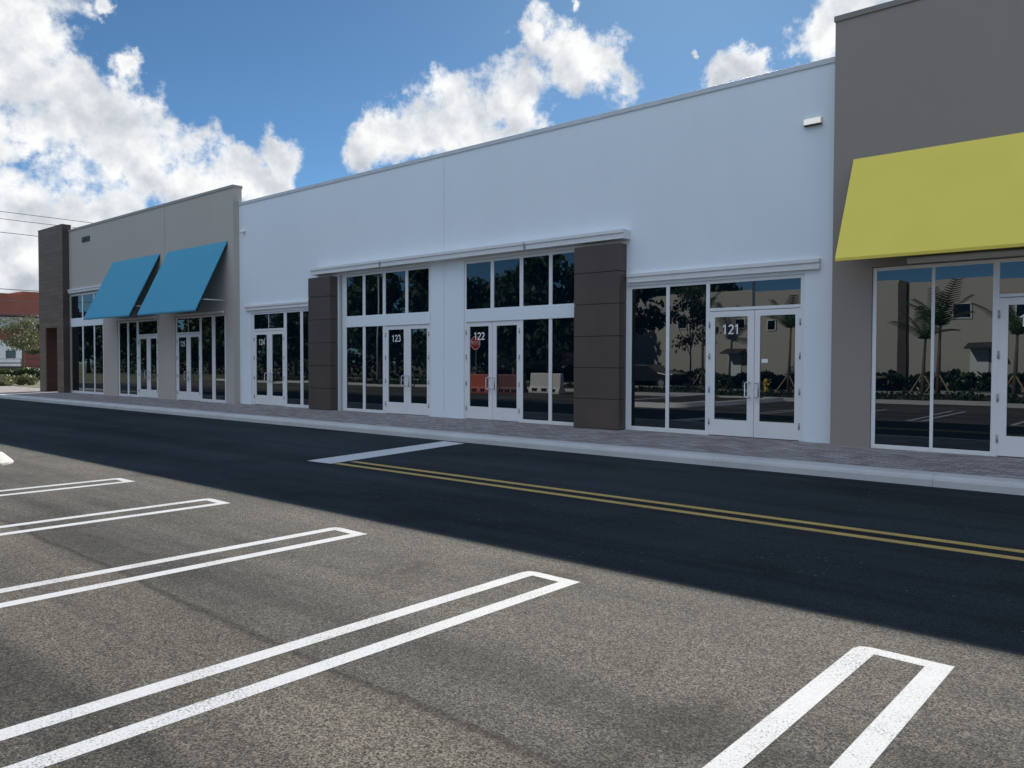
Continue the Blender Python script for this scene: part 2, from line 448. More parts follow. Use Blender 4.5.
def digits(text, cx, y, z, h, parent, w=.155):
    b = MB(); adv = .68*h; x = cx-adv*len(text)/2
    for k, ch in enumerate(text):
        for si, st in enumerate(GLYPH[ch]):
            pts = [(x+p[0]*h, z+p[1]*h) for p in st]; hw = w*h/2; yy = y-.0004*si
            L = []
            for i, p in enumerate(pts):
                a = pts[max(i-1, 0)]; c = pts[min(i+1, len(pts)-1)]
                if len(st) > 20 and i in (0, len(pts)-1): a, c = pts[-2], pts[1]
                d1 = Vector((p[0]-a[0], p[1]-a[1])); d2 = Vector((c[0]-p[0], c[1]-p[1]))
                d = (d1.normalized()+d2.normalized()) if d1.length and d2.length else (d1 if d1.length else d2)
                d.normalize(); m_ = Vector((-d.y, d.x)); ref = (d2 if d2.length else d1).normalized()
                co = max(.55, abs(ref.dot(d))); L.append((p[0]+m_.x*hw/co, p[1]+m_.y*hw/co, p[0]-m_.x*hw/co, p[1]-m_.y*hw/co))
            for i in range(len(L)-1):
                q0, q1 = L[i], L[i+1]; b.quad((q0[0], yy, q0[1]), (q1[0], yy, q1[1]), (q1[2], yy, q1[3]), (q0[2], yy, q0[3]))
        x += adv
    return b.build('door_number', M['vinyl'], parent)
def door_leaf(x0, x1, Y, gx0, gx1, handle_side, number=None, gz0=.475, gz1=2.48, sticker=False):
    """one swing door: stiles and rails round one sheet of glass"""
    yf = Y; d = .045; z0, z1 = .165, 2.59
    f = MB()
    f.box(x0, gx0, yf, yf+d, z0, z1); f.box(gx1, x1, yf, yf+d, z0, z1)
    f.box(gx0, gx1, yf, yf+d, z0, gz0); f.box(gx0, gx1, yf, yf+d, gz1, z1)
    dr = f.build('door', M['alu'], BLD)
    MB().box(gx0-.005, gx1+.005, yf+.017, yf+.027, gz0-.005, gz1+.005).build('pane', M['glass'], dr).rotation_euler = (math.radians(random.uniform(-.1, .1)), 0, math.radians(random.uniform(-.15, .15)))
    hs = 1 if handle_side > 0 else -1
    ge = gx1 if hs > 0 else gx0; hx = ge - .012*hs; st = ge + .06*hs
    h = MB(); y = yf-.085
    h.tube([(st, yf+.002, 1.21), (st, y+.01, 1.21), (st-.012*hs, y, 1.21), (hx+.01*hs, y, 1.21), (hx, y, 1.20), (hx, y, .94), (hx+.01*hs, y, .93), (st-.012*hs, y, .93), (st, y+.01, .93), (st, yf+.002, .93)], .0135, 8)
    h.build('handle', M['steel'], dr, smooth=True)
    ex = x0 if handle_side > 0 else x1
    for z in (.43, 1.06, 1.72, 2.34):
        MB().tube([(ex, yf-.012, z-.06), (ex, yf-.012, z+.06)], .016, 8).build('hinge', M['hinge'], dr, smooth=True)
    if number:
        o = digits(number, (gx0+gx1)/2, yf+.0155, 2.145, .185, dr)
        o['label'] = 'white number ' + number + ' on the door glass'
    if sticker:
        MB().box(gx0+.03, gx0+.15, yf+.0155, yf+.0175, 1.59, 1.66).build('notice_sticker', M['vinyl'], dr)
    return dr

def window(Y, head, sill, verts, panes, rails=(), depth=.09, label=None):
    """storefront frame: verts = (x0,x1[,z0,z1]) mullions; rails = (x0,x1,z0,z1); panes each a sheet of glass"""
    f = MB(); X0 = min(v[0] for v in verts); X1 = max(v[1] for v in verts)
    for v in verts:
        z0, z1 = (v[2], v[3]) if len(v) > 2 else (sill[0], head[1]); f.box(v[0], v[1], Y, Y+depth, z0, z1)
    for r in rails: f.box(r[0], r[1], Y+.004, Y+depth-.004, r[2], r[3])
    w = f.build('window', M['alu'], BLD, .003, segs=1)
    if label: w['label'] = label
    for p in panes:
        MB().box(p[0]-.006, p[1]+.006, Y+.014, Y+.026, p[2]-.006, p[3]+.006).build('pane', M['glass'], w).rotation_euler = (math.radians(random.uniform(-.12, .12)), 0, math.radians(random.uniform(-.12, .12)))
    return w
GY = .03
Z0 = .15
# unit 121
zh = (3.15, 3.205)
def sills(spans, z0, z1): return [(a, b, z0, z1) for a, b in spans]
window(YW+GY, zh, (Z0, .24),
    [(-9.375, -9.27), (-8.44, -8.36), (-7.54, -7.46), (-5.65, -5.575)],
    [(-9.27, -8.44, .24, 3.14), (-8.36, -7.54, .24, 3.14), (-7.46, -6.59, 2.66, 3.14), (-6.52, -5.65, 2.66, 3.14)],
    sills([(-9.27, -8.44), (-8.36, -7.54)], Z0, .24) + sills([(-9.27, -8.44), (-8.36, -7.54), (-7.46, -5.65)], 3.14, 3.21)
    + [(-7.46, -5.65, 2.6, 2.66)])
MB().box(-6.595, -6.515, YW+GY+.015, YW+GY+.06, 2.66, 3.14).build('mullion', M['darkmetal'], BLD)['label'] = 'dark grey transom mullion above door 121'
door_leaf(-7.46, -6.535, YW+GY+.01, -7.35, -6.67, 1, '121'); door_leaf(-6.525, -5.65, YW+GY+.01, -6.42, -5.745, -1, None, sticker=True)
# unit 122
u = [(-14.18, -13.35), (-13.24, -12.41), (-12.30, -11.52), (-11.42, -10.66)]
window(YW+GY, (4.06, 4.13), (Z0, .23),
    [(-14.24, -14.18), (-13.35, -13.24, 2.92, 4.12), (-12.41, -12.30), (-11.52, -11.42), (-10.66, -10.58)],
    [(a, c, 2.92, 4.06) for a, c in u] + [(a, c, .23, 2.585) for a, c in u[2:]],
    sills(u[2:], Z0, .23) + sills(u, 4.06, 4.125))
b = MB(); b.box(-14.2, -10.6, YW+GY-.02, YW+.12, 2.595, 2.915); b.build('spandrel', M['white'], BLD, .005)
door_leaf(-14.18, -13.295, YW+GY+.01, -14.07, -13.42, 1, '122'); door_leaf(-13.285, -12.41, YW+GY+.01, -13.16, -12.50, -1)
# unit 123
u = [(-19.09, -18.34), (-18.22, -17.45), (-17.33, -16.50), (-16.39, -15.57)]
window(YW+GY, (4.06, 4.13), (Z0, .23),
    [(-19.29, -19.09), (-18.34, -18.22), (-17.45, -17.33), (-16.50, -16.39, 2.92, 4.12), (-15.57, -15.46)],
    [(a, c, 2.92, 4.06) for a, c in u] + [(a, c, .23, 2.585) for a, c in u[:2]],
    sills(u[:2], Z0, .23) + sills(u, 4.06, 4.125))
b = MB(); b.box(-19.1, -15.5, YW+GY-.02, YW+.12, 2.595, 2.915); b.build('spandrel', M['white'], BLD, .005)
door_leaf(-17.33, -16.455, YW+GY+.01, -17.22, -16.57, 1, '123'); door_leaf(-16.445, -15.57, YW+GY+.01, -16.29, -15.65, -1)
# unit 124
window(YW+GY, zh, (Z0, .24),
    [(-24.245, -24.11), (-22.35, -22.19), (-21.44, -21.29), (-20.60, -20.45)],
    [(-24.11, -23.24, 2.67, 3.15), (-23.22, -22.35, 2.67, 3.15), (-22.19, -21.44, .24, 3.15), (-21.29, -20.60, .24, 3.15)],
    sills([(-22.19, -21.44), (-21.29, -20.60)], Z0, .24) + sills([(-24.11, -22.35), (-22.19, -21.44), (-21.29, -20.60)], 3.15, 3.21)
    + [(-24.11, -22.35, 2.6, 2.67), (-23.24, -23.22, 2.67, 3.15)])
door_leaf(-24.11, -23.22, YW+GY+.01, -24.0, -23.35, 1, '124'); door_leaf(-23.21, -22.35, YW+GY+.01, -23.05, -22.44, -1)
# unit 125, right of the light grey section
window(YL+GY, zh, (Z0, .24),
    [(-29.14, -29.06), (-27.36, -27.22), (-26.49, -26.27), (-25.62, -25.51)],
    [(-29.06, -28.22, 2.66, 3.17), (-28.20, -27.36, 2.66, 3.17), (-27.22, -26.49, .25, 3.17), (-26.27, -25.62, .25, 3.17)],
    sills([(-27.22, -26.49), (-26.27, -25.62)], Z0, .25) + sills([(-29.06, -27.36), (-27.22, -26.49), (-26.27, -25.62)], 3.165, 3.215)
    + [(-29.06, -27.36, 2.6, 2.66), (-28.22, -28.20, 2.66, 3.17)])
door_leaf(-29.06, -28.225, YL+GY+.01, -28.96, -28.37, 1, '125'); door_leaf(-28.215, -27.36, YL+GY+.01, -28.06, -27.44, -1)
# unit 126, middle of the light grey section
window(YL+GY, zh, (Z0, .24),
    [(-34.17, -34.06), (-33.33, -33.18), (-32.46, -32.28), (-30.66, -30.59)],
    [(-34.06, -33.33, .25, 3.17), (-33.18, -32.46, .25, 3.17), (-32.28, -30.66, 2.66, 3.17)],
    sills([(-34.06, -33.33), (-33.18, -32.46)], Z0, .25) + sills([(-34.06, -33.33), (-33.18, -32.46), (-32.28, -30.66)], 3.165, 3.215)
    + [(-32.28, -30.66, 2.6, 2.66)])
door_leaf(-32.28, -31.475, YL+GY+.01, -32.17, -31.6, 1, '126'); door_leaf(-31.465, -30.66, YL+GY+.01, -31.28, -30.75, -1)
# corner glazing next to the tower
u = [(-39.15, -37.92), (-37.80, -36.67), (-36.56, -35.72)]
window(YL+GY, (4.53, 4.6), (Z0, .25),
    [(-37.92, -37.80), (-36.67, -36.56), (-35.72, -35.6)],
    [(a, c, .25, 3.14) for a, c in u] + [(a, c, 3.53, 4.53) for a, c in u],
    sills(u, Z0, .25) + sills(u, 4.53, 4.61))
b = MB(); b.box(-39.15, -35.62, YL+GY-.02, YL+.12, 3.145, 3.525); b.build('spandrel', M['white'], BLD, .005)
# unit 120 on the right
window(YR+GY, (3.13, 3.19), (Z0, .22),
    [(-4.305, -4.24), (-3.40, -3.35), (-2.54, -2.45), (-.62, -.54), (.4, .48), (1.4, 1.48), (3.3, 3.39)],
    [(-4.24, -3.40, .22, 3.13), (-3.35, -2.54, .22, 3.13), (-2.45, -1.56, 2.65, 3.13), (-1.54, -.62, 2.65, 3.13),
     (-.54, .4, .22, 3.13), (.48, 1.4, .22, 3.13), (1.48, 3.3, .22, 3.13)],
    sills([(-4.24, -3.40), (-3.35, -2.54), (-.54, .4), (.48, 1.4), (1.48, 3.3)], Z0, .22)
    + sills([(-4.24, -3.40), (-3.35, -2.54), (-2.45, -.62), (-.54, .4), (.48, 1.4), (1.48, 3.3)], 3.13, 3.19)
    + [(-2.45, -.62, 2.6, 2.65), (-1.56, -1.54, 2.65, 3.13)])
door_leaf(-2.45, -1.555, YR+GY+.01, -2.33, -1.67, 1, '120'); door_leaf(-1.545, -.62, YR+GY+.01, -1.42, -.75, -1)
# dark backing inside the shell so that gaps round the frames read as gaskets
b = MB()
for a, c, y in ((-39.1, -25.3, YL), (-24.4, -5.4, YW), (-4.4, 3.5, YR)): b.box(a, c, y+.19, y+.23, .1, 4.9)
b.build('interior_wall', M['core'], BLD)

# ledges above the storefronts
def ledge(x0, x1, z0, z1, Y, d=.065):
    b = MB(); h = z1-z0
    b.prism([(Y-.002, z0), (Y-d, z0), (Y-d, z0+h*.55), (Y-d-.028, z0+h*.62), (Y-d-.028, z1-.012), (Y-d-.025, z1), (Y-.002, z1)], 'x', x0, x1)
    return b.build('ledge', M['track'], BLD, .004)
ledge(-9.33, -5.28, 3.27, 3.46, YW); ledge(-24.5, -20.45, 3.29, 3.46, YW); ledge(-20.44, -9.29, 4.19, 4.385, YW, .27)
ledge(-39.2, -35.4, 4.66, 4.83, YL, .08); ledge(-3.75, 3.3, 3.21, 3.30, YR, .06)
ledge(-34.1, -30.7, 3.26, 3.33, YL, .05); ledge(-29.1, -25.6, 3.26, 3.33, YL, .05)
for x in (-17.2, -12.0):   # bracket clips at the ledge joints
    MB().box(x-.02, x+.02, -.30, -.272, 4.2, 4.36).build('bracket', M['trackgrey'], BLD)

# brown panel columns
def column(x0, x1, label):
    c = MB().box(x0+.02, x1-.02, -.25, .1, .15, 4.10).build('column', M['core'], BLD)
    c['label'] = label
    zs = [.155, .80, 1.47, 2.15, 2.84, 3.52, 4.11]
    for a, d in zip(zs, zs[1:]):
        MB().box(x0, x1, -.27, .02, a+.006, d-.006).build('panel', M['brown'], c, .004)
column(-10.57, -9.385, 'dark brown panelled column between doors 121 and 122')
column(-20.57, -19.47, 'dark brown panelled column between doors 123 and 124')

# corner tower with a passage through its foot
tx0, tx1, ty0, ty1 = -42.23, -39.26, -.50, -.12
px0, px1, pz = -41.42, -40.0, 3.15
b = MB(); b.box(tx0, px0, ty0, .9, .1, pz); b.box(px1, tx1, ty0, .9, .1, pz); b.box(tx0, tx1, ty0, .9, pz, 3.45); b.box(tx0, tx1, ty0, ty1, 3.45, 7.76)
t = b.build('tower', M['clad'], BLD); t['label'] = 'tall brown clad corner tower with an opening at its foot'
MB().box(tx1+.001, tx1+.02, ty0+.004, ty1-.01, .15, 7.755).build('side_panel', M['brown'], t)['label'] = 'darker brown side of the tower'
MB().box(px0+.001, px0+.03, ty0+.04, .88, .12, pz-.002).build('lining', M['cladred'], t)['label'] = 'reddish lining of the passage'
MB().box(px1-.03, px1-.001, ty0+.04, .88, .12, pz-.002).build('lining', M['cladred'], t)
MB().box(tx0-.01, tx1+.01, ty0-.01, ty1+.01, 7.76, 7.80).build('parapet_cap', M['clad'], t)

# awnings: slanted fabric panel on a tube frame with stays back to the wall
def awning(x0, x1, Y, zt, yb, zb, m, label, stays=True):
    p = Vector((0, Y-.03, zt)); q_ = Vector((0, yb, zb)); d = (q_-p).normalized(); n = Vector((0, d.z, -d.y))
    if n.y > 0: n = -n
    def pt(v, x): return (x, v.y, v.z)
    b = MB(); th = .022
    prof = [p, q_, q_+Vector((0, .012, -.05)), q_+Vector((0, .04, -.05)), q_+Vector((0, .035, 0))-n*th*0, p-n*th-Vector((0, 0, .02))]
    b.prism([(v.y, v.z) for v in prof], 'x', x0, x1)
    a = b.build('awning', m, BLD, .004); a['label'] = label
    nb = 4
    f = MB()
    for k in range(nb):
        xx = x0+.05 + (x1-x0-.1)*k/(nb-1)
        f.tube([pt(p-n*.06-Vector((0, 0, .05)), xx), pt(q_-n*.06+Vector((0, .05, .0)), xx)], .02, 8)
    f.tube([pt(q_-n*.06+Vector((0, .05, .0)), x0+.04), pt(q_-n*.06+Vector((0, .05, .0)), x1-.04)], .02, 8)
    f.tube([(x0+.04, Y-.04, zt-.1), (x1-.04, Y-.04, zt-.1)], .02, 8)
    f.build('awning_frame', M['darkmetal'], a, smooth=True)
    if stays:
        for xx in (x0+.06, x1-.06):
            yy = yb+.22; zz = zb + (yy-yb)/(Y-yb)*(zt-zb) - .06
            MB().tube([(xx, yy, zz-.02), (xx, Y-.01, zz-.02)], .016, 8).build('stay', M['alu'], a, smooth=True)
    return a
awning(-34.49, -30.28, YL, 5.70, -1.43, 3.31, M['blue'], 'blue awning nearer the brown tower')
awning(-29.62, -25.31, YL, 5.70, -1.41, 3.31, M['blue'], 'blue awning nearer the white wall')
awning(-4.63, 3.7, YR, 5.05, -1.16, 3.29, M['yellow'], 'yellow awning')

# small fittings
w = MB().box(-5.60, -5.28, -.075, -.001, 5.855, 5.965).build('wall_light', M['lampwhite'], BLD, .008)
MB().box(-5.595, -5.285, -.07, -.005, 5.842, 5.856).build('visor', M['darkmetal'], w)
MB().box(-5.59, -5.29, -.083, -.074, 5.862, 5.958).build('lens', M['lamplit'], w)
w = MB().tube([(-24.62, -.001, 5.98), (-24.62, -.05, 5.98), (-24.62, -.11, 5.955), (-24.62, -.16, 5.93)], [.07, .07, .055, .03], 12).build('wall_light', M['lampwhite'], BLD, smooth=True)
w['label'] = 'round white fitting near the left end of the white wall'
v = MB().box(-37.70, -37.33, YL-.03, YL-.001, 6.84, 7.06).build('wall_vent', M['darkmetal'], BLD)
MB().box(-37.26, -36.89, YL-.03, YL-.001, 6.84, 7.06).build('wall_vent', M['darkmetal'], BLD)

# ------------------------------------------------------------------ vegetation
def leaves(b, centre, rad, n, size, squash=1., hollow=.0):
    c = Vector(centre)
    for _ in range(n):
        d = Vector((random.gauss(0, 1), random.gauss(0, 1), random.gauss(0, 1))).normalized()
        p = c + Vector((d.x*rad[0], d.y*rad[1], d.z*rad[2])) * (random.uniform(hollow, 1)**.45)
        s = size*random.uniform(.6, 1.3)
        e = Euler((random.uniform(0, 6.3), random.uniform(0, 6.3), random.uniform(0, 6.3))).to_matrix()
        u_ = e @ Vector((s, 0, 0)); w_ = e @ Vector((0, s*.55, 0))
        b.quad(p-u_, p-w_, p+u_, p+w_)
def tree(name, base, h, cw, label, m, group=None, trunk_h=.3, clumps=16, per=110, size=.2, tr=.13, cat='tree', lean=0):
    x, y, z = base; t = empty(name, base)
    tag(t, label, cat, group)
    b = MB(); top = Vector((x+lean, y, z+h*.75))
    b.tube([(x, y, z-.05), (x+.05*h*.1, y+.02, z+h*.25), (x+lean*.6, y, z+h*.5), top], [tr, tr*.8, tr*.55, tr*.2], 8)
    cl = []
    for k in range(clumps):
        a = random.uniform(0, 6.3); r = cw*.5*math.sqrt(random.random())*.85; zz = random.uniform(trunk_h+.1, .93)
        r *= (1.0-.55*abs(zz-.55)/.45)
        cl.append(Vector((x+lean*.7+r*math.cos(a), y+r*math.sin(a), z+h*zz)))
    for c in cl[:9]:
        s = Vector((x+lean*.4, y, z+h*random.uniform(trunk_h, .5))); mid = s.lerp(c, .5)+Vector((0, 0, -.1*random.random()))
        b.tube([s, mid, c], [tr*.4, tr*.25, tr*.08], 6, False)
    b.build('trunk', M['bark'], t, smooth=True)
    f = MB()
    for c in cl:
        rr = cw*random.uniform(.14, .24); leaves(f, c, (rr, rr, rr*.75), per, size)
    f.build('crown', m, t)
    return t
def palm(base, h, label, group, spread=1.5, stakes=True):
    x, y, z = base; t = empty('palm_tree', base); tag(t, label, 'palm tree', group)
    MB().tube([(x, y, z), (x+.03, y, z+h*.5), (x+.08, y, z+h)], [.11, .075, .05], 8).build('trunk', M['bark'], t, smooth=True)
    f = MB()
    for k in range(8):
        a = k*2.4+random.uniform(-.3, .3); el = random.uniform(.55, 1.45); L = spread*random.uniform(.85, 1.25)
        p = Vector((x+.08, y, z+h)); pts = [p]; d = Vector((math.cos(a)*math.cos(el), math.sin(a)*math.cos(el), math.sin(el)))
        for s in range(10):
            p = p + d*L/10; d = (d+Vector((0, 0, -.085))).normalized(); pts.append(p)
        f.tube(pts, .012, 4, False)
        for s in range(1, 11):
            side = d.cross(Vector((0, 0, 1)))
            dd = (pts[s]-pts[s-1]).normalized(); side = dd.cross(Vector((0, 0, 1))).normalized()
            ll = L*.27*(1.1-.6*abs(s-5)/6)
            for sg in (-1, 1):
                for o in (0, .5):
                    q0 = pts[s-1].lerp(pts[s], o); tip = q0 + (side*sg*.85+dd*.5+Vector((0, 0, -.25)))*ll
                    f.quad(q0-dd*.034, q0+dd*.034, tip+dd*.015, tip-dd*.012)
    f.build('crown', M['palm'], t)
    if stakes:
        for k in range(3):
            a = k*2.1+.4
            MB().tube([(x+.65*math.cos(a), y+.65*math.sin(a), z), (x+.06*math.cos(a), y+.06*math.sin(a), z+.95)], .035, 6).build('stake', M['stake'], t)
    return t

# seen past the tower, far left
tree('tree', (-96, 15.6, 0), 6.4, 5.6, 'olive green tree in front of the white camper trailer', M['leaf_olive'], None, .42, 24, 80, .15, .15)
tree('tree', (-125, 27.5, 0), 7.5, 5.5, 'greener tree beside the brown tower and behind the olive tree', M['leaf'], None, .25, 18, 110, .2, .16)
def hedge(name, x0, x1, y0, y1, z0, z1, label, m, n, size):
    b = MB()
    for _ in range(n):
        p = Vector((random.uniform(x0, x1), random.uniform(y0, y1), 0)); t_ = random.random()
        top = z1*(1+.12*math.sin(p.x*1.7+p.y*2.3)+.08*math.sin(p.x*4.1-p.y*3))
        p.z = z0+(top-z0)*(1-t_*t_)
        s = size*random.uniform(.6, 1.3); e = Euler((random.uniform(0, 6.3), random.uniform(0, 6.3), random.uniform(0, 6.3))).to_matrix()
        u_ = e @ Vector((s, 0, 0)); w_ = e @ Vector((0, s*.6, 0)); b.quad(p-u_, p-w_, p+u_, p+w_)
    return tag(b.build(name, m), label, 'hedge')
hedge('hedge', -76, -74, 2, 22, 0, .85, 'low clipped green hedge at far left, before the chain fence', M['leaf_hedge'], 9000, .14)
for i, (x, y, r) in enumerate(((-57, 2.2, .5), (-60, 4.5, .6), (-53, .9, .42), (-63, 4.2, .55))):
    b = MB(); leaves(b, (x, y, r*.5), (r, r*1.3, r*.7), 500, .10)
    b.build('low_shrub', M['leaf_olive'])
    o = bpy.context.scene.objects[-1] if False else None
SH = [o for o in bpy.data.objects if o.name.startswith('low_shrub')]
for o in SH: tag(o, 'low pale green shrub on the verge beyond the brown tower', 'shrub', 'low shrubs on the verge')
struct(MB().box(-112, -99, -5, 60, -.04, .02).build('path', M['conc']))

# chain-link fence
fc = empty('chain_fence', (-101, 18, 0)); tag(fc, 'thin dark chain fence in front of the white camper trailer', 'fence')
for k in range(16):
    MB().tube([(-101, 2+3*k, 0), (-101, 2+3*k, 1.85)], .045, 6).build('post', M['darkmetal'], fc)
b = MB()
for z in (.1, 1.0, 1.83): b.tube([(-101, 2, z), (-101, 47, z)], .03, 6)
b.build('rail', M['darkmetal'], fc)
b = MB()
for k in range(60):
    y = 2+.75*k; b.tube([(-101, y, .1), (-101, y+.75, 1.83)], .008, 3, False); b.tube([(-101, y+.75, .1), (-101, y, 1.83)], .008, 3, False)
b.build('mesh_wires', M['darkmetal'], fc)

# camper trailer
rv = empty('camper_trailer', (-110, 16, 0)); tag(rv, 'white camper trailer parked behind the chain fence at far left', 'trailer')
M['rv'] = plain('trailer_white', (.74, .75, .75), .35, .04, .7)
M['tyre'] = plain('tyre', (.02, .02, .02), .8)
pr = [(12.4, .95), (19.95, .95), (20.0, 3.2), (19.7, 3.8), (19.1, 4.12), (13.0, 4.12), (12.4, 3.7)]
MB().prism(pr, 'x', -112.5, -110).build('body', M['rv'], rv, .08)
for y0, y1, z0, z1 in ((18.15, 19.2, 1.95, 2.85), (14.2, 15.4, 2.0, 2.9)):
    wv = MB().box(-110.0, -109.96, y0, y1, z0, z1).build('window', M['darkmetal'], rv)
    MB().box(-109.965, -109.94, y0+.08, y1-.08, z0+.08, z1-.08).build('pane', M['glass'], wv)
MB().box(-110.0, -109.97, 16.2, 17.0, 1.0, 3.1).build('door', M['alu'], rv)
MB().box(-110.0, -109.985, 12.5, 19.9, 1.25, 1.45).build('stripe', M['trackgrey'], rv)
MB().box(-112.3, -110.1, 12.6, 19.8, .45, .95).build('chassis', M['darkmetal'], rv)
for y in (15.2, 16.2):
    MB().tube([(-110.2, y, .38), (-109.95, y, .38)], .38, 16).build('wheel', M['tyre'], rv)

# red roofed building far left
rb = empty('red_building', (-150, 45, 0)); tag(rb, 'big building with red upper wall and white band at far left', 'building')
M['red'] = plain('red_brown_wall', (.50, .15, .10), .8, .10, .5)
M['offwhite'] = plain('off_white_wall', (.62, .60, .56), .8, .05, .4)
MB().box(-175, -140, 5, 29.4, 8.5, 12.05).build('upper_wall', M['red'], rb); MB().box(-175, -140, 29.4, 70, 8.5, 12.5).build('upper_wall', M['red'], rb)
MB().box(-174.5, -139.7, 5.2, 69.8, 6.6, 8.5).build('band', M['offwhite'], rb)
MB().box(-174, -140.4, 5.4, 69.6, 0, 6.6).build('lower_wall', M['red'], rb)
MB().box(-175, -139.5, 5, 70, 8.42, 8.62).build('gutter', M['darkmetal'], rb)

# overhead wires between two poles
PO = []
for y in (-45, 75):
    p = empty('utility_pole', (-88, y, 0)); tag(p, 'grey timber utility pole carrying the overhead wires', 'utility pole', 'utility poles of the wires')
    MB().tube([(-88, y, 0), (-88, y, 17)], [.2, .13], 10).build('pole', M['bark'], p, smooth=True)
    MB().box(-88.1, -87.9, y-1.1, y+1.1, 15.3, 15.5).build('crossarm', M['bark'], p)
for i, (z, r, lab) in enumerate(((16.0, .028, 'topmost thin overhead wire in the sky left of the tower'), (15.3, .028, 'second overhead wire from the top, left of the tower'),
                  (14.0, .03, 'third overhead wire from the top, below the upper pair'), (8.55, .035, 'overhead wire just above the red building top'),
                  (7.45, .035, 'overhead wire crossing the red wall'), (6.2, .035, 'lowest overhead wire, along the white band'))):
    b = MB(); pts = []
    for k in range(25):
        f = k/24; pts.append((-88, -45+120*f, z+.9*((2*f-1)**2) - .9*((2*.48-1)**2)))
    b.tube(pts, r, 5); tag(b.build('overhead_wire', M['wire'], None, smooth=True), lab, 'wire', 'overhead wires')

# ------------------------------------------------------------------ across the lot (mirrored in the glass)
bb = empty('beige_building', (-14, -34, .1)); tag(bb, 'two storey beige building across the lot, mirrored in the glass of 120 and 121', 'building')
M['beige'] = stucco('beige_stucco', (.50, .46, .405))
def bwall():
    b = MB(); b.box(-44, -13.05, -52, -34, .1, 6.25); b.box(-12.6, 30, -52, -34, .1, 6.05); b.build('wall', M['beige'], bb)
bwall()
MB().box(-13.05, -12.6, -52, -33.8, .1, 6.1).build('pier', M['brown'], bb)
for x, z, ww, hh in ((-10.3, 3.95, .8, .72), (-7.6, 4.0, .7, .6), (-4.2, 3.95, .8, .7), (-23.17, 3.97, .58, .54), (-21.15, 3.8, .46, .56), (-27.5, 3.9, .6, .55), (-31.5, 3.9, .6, .55), (-38.2, 3.9, 1., .95), (2.5, 3.95, .8, .7), (-17.5, 3.9, .6, .55)):
    wv = MB().box(x-.07, x+ww+.07, -34.0, -33.93, z-.07, z+hh+.07).build('window', M['alu'], bb)
    MB().box(x, x+ww, -33.95, -33.915, z, z+hh).build('pane', M['glass'], wv)
for x in (-9.6, -23.8, -2.2):
    MB().prism([(-34, 2.62), (-33.0, 2.35), (-33.0, 2.27), (-34, 2.45)], 'x', x, x+1.25).build('canopy', M['darkmetal'], bb)
    d = MB().box(x+.15, x+1.0, -34, -33.94, .15, 2.25).build('door', M['alu'], bb)
hedge('hedge', -44, 28, -33.3, -32.3, .1, .92, 'dark hedge along the foot of the beige building', M['leaf_dark'], 9000, .2)
hedge('hedge', -130, -45, -37, -35.5, 0, 2.3, 'tall dark hedge under the row of trees, mirrored left of 122', M['leaf_dark'], 9000, .22)
sb = MB()
for _ in range(1500):
    c = (random.uniform(-61, 28), random.uniform(-22.6, -19.9), .08); 
    leaves(sb, (c[0], c[1], .22), (.25, .25, .22), 7, .09)
tag(sb.build('ground_cover', M['leaf_dark']), 'low dark planting along the far kerb', 'planting', None, 'stuff')
palm((-8.94, -25, .1), 3.1, 'slim palm with timber stakes mirrored beside the white mullion of 120', 'palms across the lot', 1.9)
palm((-9.75, -25.8, .1), 2.6, 'shorter palm mirrored in the left pane of 120', 'palms across the lot', 1.7)
palm((-6.2, -25, .1), 2.7, 'palm mirrored in the glass of door 120', 'palms across the lot', 1.8)
palm((-16.55, -26, .1), 3.4, 'palm mirrored at the right edge of the right door of 121', 'palms across the lot', 1.8)
palm((-24.6, -32, .1), 4.6, 'tall palm mirrored in the second pane of 121', 'palms across the lot', 1.7)
tree('tree', (-25.4, -24, .1), 7.0, 5.0, 'dense dark round tree mirrored in the left pane of 121', M['leaf_dark'], 'trees across the lot', .2, 24, 120, .2, .14)
tree('tree', (-22.75, -27, .1), 6.0, 3.2, 'young open tree mirrored in the second pane of 121', M['leaf'], 'trees across the lot', .3, 26, 60, .12, .06)
T = [(-34, -28, 8.8, 6), (-38.5, -30, 9.4, 6.5), (-43, -29, 9.0, 6.5), (-48, -31, 10, 7), (-54, -30, 9.8, 7), (-60, -33, 10.4, 7.5), (-66, -31, 10, 7.5),
     (-73, -34, 10, 8), (-81, -32, 9.4, 8), (-90, -34, 8.4, 8), (-100, -33, 8, 8), (-112, -34, 9, 9), (-124, -33, 9, 9)]
protos = []
for i, (x, y, h, cw) in enumerate(T):
    lab = 'dark leafy tree in the row mirrored in the glass left of door 121'
    if i < 3:
        protos.append(tree('leafy_tree', (x, y, 0), h, cw, lab, M['leaf_dark'], 'row of trees across the lot', .12, 30, 110, .3, .2))
    else:
        t = copy_tree(protos[i % 3]); s = h/T[i % 3][2]
        t.location = (x, y, 0); t.scale = (cw/T[i % 3][3], cw/T[i % 3][3], s); t.rotation_euler = (0, 0, random.uniform(0, 6.3)); t['label'] = lab
for i, (x, y) in enumerate(((-37, -57), (-42.5, -58), (-48.5, -57), (-54, -59), (-60, -58))):
    t = copy_tree(protos[i % 3]); t.location = (x, y, 0); t.scale = (1.1, 1.1, 12.4/T[i % 3][2]); t.rotation_euler = (0, 0, random.uniform(0, 6.3))
    t['label'] = 'tree rising behind the beige building roof, mirrored in the top glass of 121'; t['group'] = 'trees behind the beige building'
